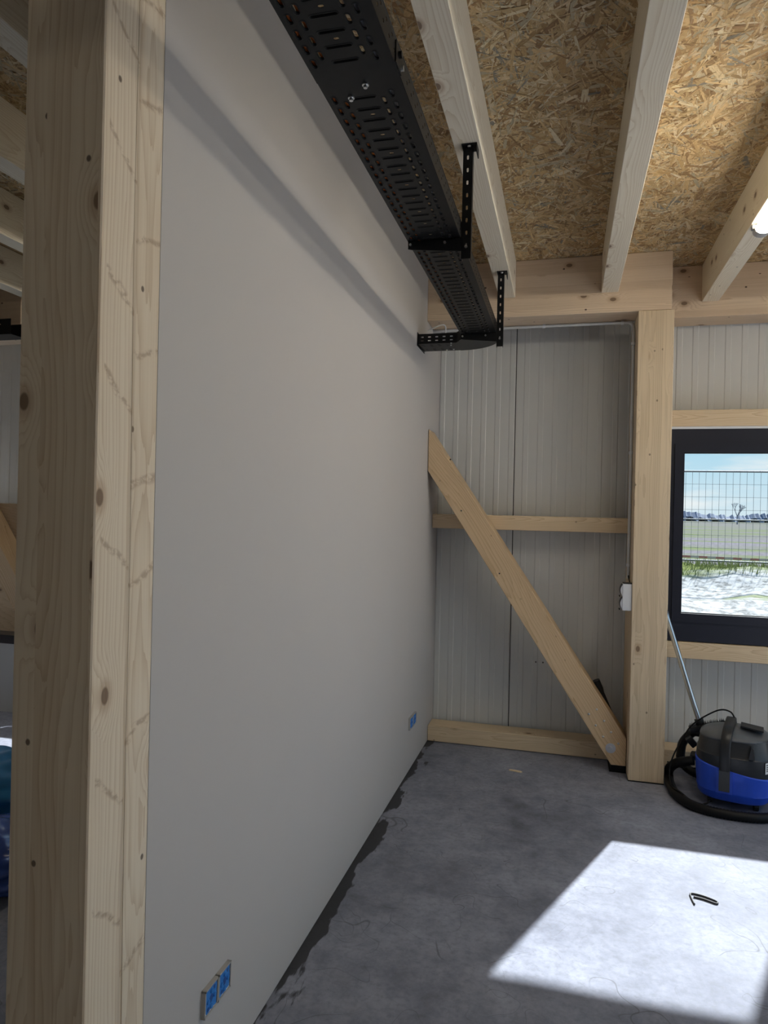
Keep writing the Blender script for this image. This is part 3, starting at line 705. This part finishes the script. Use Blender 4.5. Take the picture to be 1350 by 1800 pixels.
def socket(y0, y1, z0, z1, tilt, label):
    s = thing('socket_box', label, 'socket', (-.9, (y0 + y1) / 2, (z0 + z1) / 2), 'sockets in the grey wall')
    org = (-.9, (y0 + y1) / 2, (z0 + z1) / 2)
    Mt = Matrix.Translation(org) @ Matrix.Rotation(tilt, 4, 'X')
    L, Hh = (y1 - y0) / 2, (z1 - z0) / 2
    rnd = random.Random(int(y0 * 100))
    for c in (-L / 2, L / 2):
        m = MB(); w = L / 2 - .0012
        for q in ((c - w, c + w, Hh - .004, Hh), (c - w, c + w, -Hh, -Hh + .004), (c - w, c - w + .004, -Hh, Hh), (c + w - .004, c + w, -Hh, Hh)):
            m.box(.0003, .013, q[0], q[1], q[2], q[3], Mt)
        r = m.build('rim', M['box_grey'], s, origin=org)
        # blue cover with ragged edge and moulded knobs; dark discs paint the shaded recesses
        poly = []; n = 28
        for i in range(n):
            u = i / n * 4; e = int(u); f = u - e; k = .92 + rnd.uniform(-.07, .05); ww, hh = (w - .004), (Hh - .004)
            p = [(-1 + 2 * f, -1), (1, -1 + 2 * f), (1 - 2 * f, 1), (-1, 1 - 2 * f)][e]
            poly.append((c + p[0] * ww * k, p[1] * hh * k))
        cv = MB().prism(poly, .008, Mt @ Matrix(((0, 0, 1, .003), (1, 0, 0, 0), (0, 1, 0, 0), (0, 0, 0, 1)))).build('cover', M['cover_blue'], s, origin=org)
        for (du, dv, rr, mt) in ((0, 0, .011, 'cover_recess_shade'), (0, .02, .008, 'cover_blue'), (0, -.02, .008, 'cover_blue'), (.018, 0, .007, 'cover_blue'), (-.018, 0, .007, 'cover_blue'), (.016, .021, .006, 'cover_recess_shade'), (-.016, -.021, .006, 'cover_recess_shade')):
            o = MB().cyl(Mt @ Vector((.0111, c + du, dv)), Mt @ Vector((.0145 if mt == 'cover_blue' else .0116, c + du, dv)), rr, rr * .8, 12).build('knob', M[mt], None, True, origin=org)
            o.parent = cv; o.location = (0, 0, 0)
        o = MB().box(.003, .010, c - w + .005, c + w - .005, -Hh + .004, -Hh + .012, Mt).build('lug', M['white_plastic'], s, origin=org)
socket(1.655, 1.805, .249, .321, -.04, 'double socket box with blue covers in the grey wall, nearest the viewer')
socket(4.16, 4.345, .262, .335, -.03, 'double socket box with blue covers at the far end of the grey wall')

# ------------------------------------------------------------------ vacuum cleaner
VC = Vector((.965, 4.345, 0)); VR = math.radians(-14)
vac = thing('vacuum_cleaner', 'blue and black wet and dry vacuum cleaner with its hose coiled round it', 'vacuum cleaner', VC)
VM = Matrix.Translation(VC) @ Matrix.Rotation(VR, 4, 'Z')
def sring(a, b, z, e=2.9, n=56, cx=0, cy=0, zf=None):
    r = []
    for i in range(n):
        t_ = 2 * math.pi * i / n; c_, s_ = math.cos(t_), math.sin(t_)
        x = cx + a * math.copysign(abs(c_) ** (2 / e), c_); y = cy + b * math.copysign(abs(s_) ** (2 / e), s_)
        r.append(VM @ Vector((x, y, z if zf is None else z + zf(x, y))))
    return r
def V(m, n, mat, sm=True, parent=None):
    o = m.build(n, M[mat], vac, sm, origin=tuple(VC))
    if parent is not None: o.parent = parent; o.location = (0, 0, 0)
    return o
top = lambda x, y: -.055 * (x / .2)          # parting line falls to the right
V(MB().rings([sring(.150, .140, .045), sring(.176, .166, .048), sring(.186, .176, .062), sring(.188, .178, .085), sring(.192, .182, .092), sring(.191, .181, .10), sring(.197, .187, .165), sring(.200, .190, .213, zf=lambda x, y: -.03 * (x / .2)), sring(.196, .186, .219, zf=lambda x, y: -.03 * (x / .2))]), 'tank', 'blue_tank')
tk = bpy.data.objects['tank']
hd = V(MB().rings([sring(.193, .183, .213, zf=lambda x, y: -.03 * (x / .2)), sring(.196, .186, .222, zf=lambda x, y: -.03 * (x / .2)), sring(.194, .184, .292), sring(.1915, .1815, .295), sring(.189, .179, .300), sring(.180, .170, .355), sring(.174, .164, .380, zf=lambda x, y: .012 * x / .2)]), 'motor_head', 'head_grey')
# domed lid with a dished front
rs = []
for k in range(9):
    u = k / 8; s_ = math.cos(u * math.pi / 2 * .98)
    rs.append(sring(.176 * s_ + .004, .166 * s_ + .004, .379 + .045 * math.sin(u * math.pi / 2), 2.6, zf=lambda x, y: .010 * x / .2 - .022 * math.exp(-((x - .1) ** 2 + (y + .05) ** 2) / .006)))
V(MB().rings(rs), 'lid', 'lid_grey', 'all', hd)
# lid flap
V(MB().prism([(-.055, -.04), (.06, -.05), (.06, .045), (-.055, .05)], .008, VM @ Matrix.Translation((.085, .01, .425)) @ Matrix.Rotation(.10, 4, 'Y')), 'flap', 'black_plastic', False, hd)
# carrying handle that straps over the head, from front to back
def strap(w, pts, th, name, mat, par=None):
    rs = []
    for k, (x, y, z) in enumerate(pts):
        d = Vector(pts[min(k + 1, len(pts) - 1)]) - Vector(pts[max(k - 1, 0)]); d.normalize()
        nrm = Vector((1, 0, 0)).cross(d).normalized(); c_ = Vector((x, y, z))
        rs.append([VM @ (c_ + Vector((sx * w, 0, 0)) + nrm * sn * th) for sx, sn in ((-1, -1), (-1, .6), (-.75, 1), (.75, 1), (1, .6), (1, -1))])
    return V(MB().rings(rs), name, mat, True, par)
fx = -.040
hp = smooth_path([(fx, -.197, .19), (fx, -.200, .25), (fx, -.197, .32), (fx + .004, -.180, .385), (fx + .010, -.13, .428), (fx + .016, -.06, .446), (fx + .02, .02, .450), (fx + .02, .10, .440), (fx + .02, .16, .41), (fx + .02, .185, .36)], 4)
strap(.026, [tuple(p) for p in hp], .010, 'handle', 'black_plastic')
# front latch in its blue recess
V(MB().prism([(-.040, .098), (.040, .098), (.040, .215), (-.040, .215)], .012, VM @ Matrix(((1, 0, 0, fx), (0, 0, -1, -.1865), (0, 1, 0, 0), (0, 0, 0, 1)))), 'latch_recess', 'blue_tank', False, tk)
la = V(MB().prism([(-.027, .112), (.027, .112), (.027, .225), (-.027, .225)], .022, VM @ Matrix(((1, 0, 0, fx), (0, 0, -1, -.187), (0, 1, 0, 0), (0, 0, 0, 1)))), 'latch', 'latch_grey', False)
V(MB().prism([(-.027, .226), (.027, .226), (.027, .232), (-.027, .232)], .012, VM @ Matrix(((1, 0, 0, fx), (0, 0, -1, -.187), (0, 1, 0, 0), (0, 0, 0, 1)))), 'latch_gap_shade', 'ink', False, la)  # solid dark strip, paints the shade of the gap above the latch
V(MB().prism([(.075, .305), (.105, .305), (.098, .36), (.088, .37)], .03, VM @ Matrix(((1, 0, 0, 0), (0, 0, -1, -.165), (0, 1, 0, 0), (0, 0, 0, 1)))), 'air_outlet', 'black_plastic', False, hd)
# printed sticker on the right front
stc = V(MB().prism([(-.026, -.03), (.026, -.03), (.026, .03), (-.026, .03)], .001, VM @ Matrix.Translation((.1705, -.1270, .255)) @ Matrix.Rotation(math.radians(56), 4, 'Z') @ Matrix.Rotation(math.radians(90), 4, 'X')), 'sticker', 'paper', False, hd)
for i, (u, v, w_) in enumerate(((-.002, .018, .018), (-.006, .006, .012), (.002, -.004, .02), (-.004, -.014, .014))):
    V(MB().prism([(u - w_, v - .0025), (u + w_, v - .0025), (u + w_, v + .0025), (u - w_, v + .0025)], .0014, VM @ Matrix.Translation((.1705, -.1270, .255)) @ Matrix.Rotation(math.radians(56), 4, 'Z') @ Matrix.Rotation(math.radians(90), 4, 'X')), 'sticker_line', 'ink', False, hd)
for ang in (40, 140, 220, 320):     # castors
    c_ = VM @ Vector((.150 * math.cos(math.radians(ang)), .145 * math.sin(math.radians(ang)), 0))
    V(MB().cyl(c_ + Vector((-.011, 0, .022)), c_ + Vector((.011, 0, .022)), .022, .022, 14).box(c_.x - .016, c_.x + .016, c_.y - .012, c_.y + .012, .034, .055), 'castor', 'black_plastic')
V(MB().cyl(VM @ Vector((-.185, .06, .195)), VM @ Vector((-.225, .075, .195)), .028, .025, 16), 'hose_inlet', 'black_plastic')
hpth = smooth_path([(.755, 4.36, .198), (.715, 4.375, .185), (.672, 4.43, .15), (.645, 4.50, .09), (.642, 4.50, .045), (.640, 4.42, .026), (.650, 4.27, .025), (.70, 4.15, .025), (.79, 4.085, .025), (.92, 4.058, .025), (1.06, 4.075, .025), (1.18, 4.16, .025), (1.235, 4.30, .025), (1.22, 4.46, .025), (1.13, 4.59, .025), (.98, 4.645, .025), (.84, 4.62, .03), (.76, 4.66, .06), (.735, 4.70, .12)], 16)
V(MB().tube(hpth, .0262, 12, rib=.05), 'hose', 'rubber', 'all')
# power cord looping over the lid and down the left side
cp = smooth_path([VM @ Vector((.0, .05, .452)), VM @ Vector((-.03, .10, .478)), VM @ Vector((-.10, .13, .465)), (.77, 4.50, .37), (.70, 4.46, .27), (.655, 4.42, .20), (.632, 4.40, .12), (.632, 4.32, .056), (.665, 4.23, .056), (.715, 4.19, .03), (.76, 4.20, .01), (.80, 4.20, .02), (.815, 4.21, .035)], 7)
V(MB().tube(cp, .0045, 7), 'power_cord', 'rubber', 'all')
cp = smooth_path([(.64, 4.53, .12), (.66, 4.60, .09), (.75, 4.63, .06), (.86, 4.62, .07), (1.1, 4.58, .06), (1.21, 4.38, .06), (1.20, 4.24, .2), VM @ Vector((.17, -.02, .30))], 7)
V(MB().tube(cp, .0045, 7), 'power_cord', 'rubber', 'all')
# wand: chrome tube with floor nozzle, leaning in the corner by the post
wd = thing('vacuum_wand', 'chrome vacuum tube with black floor nozzle leaning beside the far post', 'vacuum wand', (.78, 4.68, .08))
worg = (.78, 4.68, .08)
A, B = Vector((.838, 4.62, .325)), Vector((.624, 4.715, 1.03))
MB().cyl(A, B, .0165, .0165, 20).build('tube', M['chrome'], wd, True, origin=worg)
mid = A.lerp(B, .52); dd = (B - A).normalized()
MB().cyl(mid - dd * .02, mid + dd * .02, .0185, .0185, 20).build('tube_joint', M['chrome'], wd, True, origin=worg)
# nozzle: bent neck + flat head carrying a brush strip
neck = smooth_path([A + dd * .05, A, A - dd * .03 + Vector((-.004, .0, -.005)), (.80, 4.635, .285), (.765, 4.655, .245), (.742, 4.675, .195), (.737, 4.69, .14), (.736, 4.70, .10)], 6)
MB().tube(neck, .026, 14).build('nozzle_neck', M['black_plastic'], wd, 'all', origin=worg)
NM = Matrix.Translation((.865, 4.60, .335)) @ Matrix.Rotation(math.radians(-14), 4, 'Y')
MB().box(-.10, .115, -.028, .028, -.018, .016, NM).build('nozzle_head', M['black_plastic'], wd, True, .006, worg)
MB().box(-.13, -.09, -.026, .026, -.05, .012, Matrix.Translation((.85, 4.60, .325)) @ Matrix.Rotation(math.radians(-42), 4, 'Y')).build('nozzle_head', M['black_plastic'], wd, True, .006, worg)
m = MB(); rb = random.Random(2)
for i in range(170):
    u = rb.uniform(-.095, .11); v = rb.uniform(-.02, .02); p = NM @ Vector((u, v, .014)); q = NM @ Vector((u + rb.uniform(-.008, .008), v + rb.uniform(-.006, .006), .026 + rb.uniform(0, .012)))
    m.cyl(p, q, .0011, .0006, 3)
o = m.build('bristles', M['rubber'], wd, origin=worg); o['kind'] = 'stuff'
for (u) in (-.02, .05): MB().cyl(NM @ Vector((u, -.028, 0)), NM @ Vector((u, -.031, 0)), .005, .005, 8).build('rivet', M['zinc'], wd, True, origin=worg)
# crevice tool behind the brace
ct = thing('crevice_tool', 'black crevice nozzle standing between the diagonal brace and the far post', 'vacuum nozzle', (.39, 4.82, .115))
a_, b_ = Vector((.393, 4.788, .15)), Vector((.224, 4.745, .515)); d_ = (b_ - a_).normalized()
MB().cyl(a_, b_ - d_ * .07, .012, .018, 12).build('nozzle_blade', M['black_plastic'], ct, True, origin=(.39, 4.82, .115))
MB().cyl(b_ - d_ * .09, b_ - d_ * .06, .018, .024, 14).cyl(b_ - d_ * .06, b_, .024, .025, 14).build('nozzle_collar', M['black_plastic'], ct, True, origin=(.39, 4.82, .115))
for o in ct.children: o.location.y += .075

# ------------------------------------------------------------------ small things on the floor
mk = MB().tube([(.555, 3.200, .004), (.553, 3.172, .003), (.562, 3.120, .003)], .0035, 6)
tie = smooth_path([(.556, 3.118, .004), (.552, 3.165, .004), (.556, 3.203, .004), (.60, 3.197, .004), (.645, 3.172, .004), (.652, 3.158, .004), (.642, 3.150, .004), (.60, 3.170, .004), (.562, 3.178, .004)], 5)
tag(MB().tube(tie, .0036, 6).build('cable_tie', M['ink'], None, 'all'), 'bent black cable tie lying in the sunlit patch of floor', 'cable tie')
tag(MB().prism([(-.04, -.006), (.03, -.012), (.043, .0), (.03, .008), (-.035, .008)], .006, Matrix.Translation((-.263, 4.408, .0005)) @ Matrix.Rotation(-.15, 4, 'Z')).build('wood_chip', M['chip'], None), 'small pale wood offcut on the floor before the sole plate', 'wood chip')

# ------------------------------------------------------------------ left room
cn = thing('low_counter', 'low pale counter with dark top edge left of the foreground post', 'counter', (-4.6, 4.50, 0))
MB().box(-5.4, -3.88, 4.44, 4.57, 0, .525).build('body', M['counter'], cn)
MB().box(-5.42, -3.87, 4.43, 4.575, .525, .59).build('top', M['counter_top'], cn)
pk = thing('timber_pack', 'film wrapped pale board stack behind the left diagonal brace', 'board stack', (-4.7, 4.86, 0))
for i in range(4): MB().box(-5.2, -4.13, 4.80 + .032 * i, 4.829 + .032 * i, .12, 1.60).build('board', M['ply'], pk)
MB().box(-5.2, -4.13, 4.80, 4.93, 0, .12).build('support', M['ply'], pk)
MB().box(-5.21, -4.12, 4.788, 4.935, 1.22, 1.61).build('plastic_film', M['film'], pk)
def lump(name, c, r, seed, mat, label, cat):
    rnd = random.Random(seed); bm = bmesh.new(); bmesh.ops.create_icosphere(bm, subdivisions=5, radius=1)
    ks = [(Vector((rnd.uniform(-1, 1), rnd.uniform(-1, 1), rnd.uniform(-1, 1))) * rnd.uniform(3, 11), rnd.uniform(0, 6), rnd.uniform(.015, .06)) for _ in range(16)]
    for v in bm.verts:
        d = v.co.normalized(); s_ = 1 + sum(abs(math.sin(k_.dot(d) + p_)) * a__ for k_, p_, a__ in ks) - .3
        v.co = Vector((d.x * r[0] * s_, d.y * r[1] * s_, max(0, r[2] * (d.z * s_ + .72))))
    me = bpy.data.meshes.new(name); bm.to_mesh(me); bm.free()
    for p in me.polygons: p.use_smooth = True
    tag(link(name, me, M[mat], None, c), label, cat)
lump('plastic_bag', (-2.44, 2.46, .0), (.34, .27, .115), 3, 'bag', 'crumpled shiny dark blue plastic bag on the floor left of the foreground post', 'bag')
lump('tarpaulin', (-2.86, 2.98, .0), (.40, .24, .165), 8, 'tarp', 'heaped blue tarpaulin behind the plastic bag left of the foreground post', 'tarpaulin')

# ------------------------------------------------------------------ outside
gm = MB(); xs = [-60, -20, -8] + [i * .5 for i in range(-8, 30)] + [16, 20, 30, 60, 200]
ys = [5.2] + [6 + .35 * i for i in range(40)] + [21, 23, 26, 30, 40, 60, 100, 200, 500]
rg = random.Random(11)
def gz(x, y):
    pts = [(5, -.12), (8, .0), (11, .28), (13.4, .42), (14.4, .66), (15.6, .60), (18, .52), (30, .5), (600, .5)]
    for (a, za), (b, zb) in zip(pts, pts[1:]):
        if a <= y <= b: z = za + (zb - za) * (y - a) / (b - a); break
    if y < 18 and -8 <= x <= 16: z += rg.uniform(-.045, .045) + .05 * math.sin(x * 1.3 + y * .7) * (1 if y > 9 else .3)
    return z
n = len(xs)
gm.add([(x, y, gz(x, y)) for y in ys for x in xs], [(j * n + i, j * n + i + 1, (j + 1) * n + i + 1, (j + 1) * n + i) for j in range(len(ys) - 1) for i in range(n - 1)])
struct(gm.build('ground', M['ground'], None, 'all'), 'sandy ground and rough field outside the window')
# grass tufts on the bank: blades as stuff
m = MB(); rt_ = random.Random(4)
for i in range(5200):
    x = rt_.uniform(-1, 9); y = max(13.9, rt_.gauss(14.8, .45)) if rt_.random() < .75 else rt_.uniform(14.1, 19); z = .50 + (.10 if 14 < y < 16 else -.04)
    if y < 14: z = .42 + (y - 13.4) * .24
    h = rt_.uniform(.08, .26); a = rt_.uniform(0, 6.28); lx, ly = rt_.uniform(-.1, .1), rt_.uniform(-.1, .1); w_ = rt_.uniform(.008, .02)
    m.add([(x - w_ * math.cos(a), y - w_ * math.sin(a), z - .03), (x + w_ * math.cos(a), y + w_ * math.sin(a), z - .03), (x + lx, y + ly, z + h)], [(0, 1, 2)])
o = m.build('grass', M['tuft'], None); o['kind'] = 'stuff'; tag(o, 'rough green grass on the bank by the site fence', 'grass')
# site fence panels
FY = 15.1
def fence_panel(x0, label):
    h = thing('fence_panel', label, 'fence', (x0 + 1.75, FY, .62), 'site fence panels'); org = (x0 + 1.75, FY, .62)
    z0, z1 = .77, 2.56; x1 = x0 + 3.45
    for nm, p, q in (('top_tube', (x0, FY, z1), (x1, FY, z1)), ('bottom_tube', (x0, FY, z0), (x1, FY, z0)), ('end_tube', (x0, FY, z0 - .3), (x0, FY, z1)), ('end_tube', (x1, FY, z0 - .3), (x1, FY, z1)), ('middle_bar', (x0, FY, 1.60), (x1, FY, 1.60))):
        MB().cyl(p, q, .019 if nm != 'middle_bar' else .014, None, 8).build(nm, M['fence'], h, True, origin=org)
    m = MB(); x = x0 + .125
    while x < x1 - .05: m.cyl((x, FY, z0), (x, FY, z1), .0038, None, 4); x += .125
    for i in range(1, 7):
        z = z0 + (z1 - z0) * i / 7; m.cyl((x0, FY, z), (x1, FY, z), .0038, None, 4)
    o = m.build('wire_mesh', M['fence'], h, origin=org); o['kind'] = 'stuff'
for x0, lab in ((-1.9, 'galvanised site fence panel outside, left of the one filling the window'), (1.6, 'galvanised mesh site fence panel seen through the window'), (5.1, 'galvanised site fence panel outside, right of the one filling the window')):
    fence_panel(x0, lab)
tp = thing('barrier_tape', 'red and white barrier tape strung low behind the site fence', 'tape', (3.2, 15.4, .83))
for i in range(60):
    x = -1 + i * .16; s0, s1 = .012 * math.sin(x * 1.1), .012 * math.sin((x + .16) * 1.1)
    MB().add([(x, 15.4, .80 + s0), (x + .16, 15.4, .80 + s1), (x + .16, 15.4, .845 + s1), (x, 15.4, .845 + s0), (x, 15.403, .80 + s0), (x + .16, 15.403, .80 + s1), (x + .16, 15.403, .845 + s1), (x, 15.403, .845 + s0)], [(0, 1, 2, 3), (7, 6, 5, 4), (0, 4, 5, 1), (3, 2, 6, 7)]).build('tape_stripe', M['tape_red' if i % 2 else 'tape_white'], tp)
# distant tree belt
m = MB(); rf = random.Random(9); x = 20
pts = []
while x < 260: pts.append((x, 2.3 + rf.uniform(0, .9) + .5 * math.sin(x * .13))); x += rf.uniform(.6, 1.6)
poly = [(pts[0][0], .3)] + [(pts[-1][0], .3)] + pts[::-1]
rs1 = [[Vector((x, 400 + 6 * math.sin(x), .3)), Vector((x, 398, h * .9)), Vector((x, 402, h * 1.7)), Vector((x, 412, h * 1.2)), Vector((x, 416, .3))] for x, h in pts]
m.rings(rs1, cap=True)
o = m.build('tree_belt', M['hazed_trees'], None); o['kind'] = 'stuff'; tag(o, 'hazy blue tree belt along the horizon', 'trees')
def bare_tree(x, y, h, seed, label):
    r_ = random.Random(seed); m = MB()
    def grow(p, d, L, rad, lv):
        q = p + d * L; m.cyl(p, q, rad, rad * .65, 5)
        if lv == 0: return
        for k in range(3):
            nd = (d + Vector((r_.uniform(-.8, .8), r_.uniform(-.8, .8), r_.uniform(.0, .5)))).normalized(); grow(q, nd, L * r_.uniform(.6, .8), rad * .6, lv - 1)
    grow(Vector((x, y, .4)), Vector((0, 0, 1)), h * .32, h * .03, 4)
    tag(m.build('bare_tree', M['far_tree_bare'], None), label, 'tree', 'bare trees on the horizon')
bare_tree(42.8, 195, 6.5, 3, 'wide bare tree on the horizon in the left half of the window pane')
bare_tree(52.5, 195, 4.2, 5, 'small bare tree on the horizon near the right edge of the window pane')
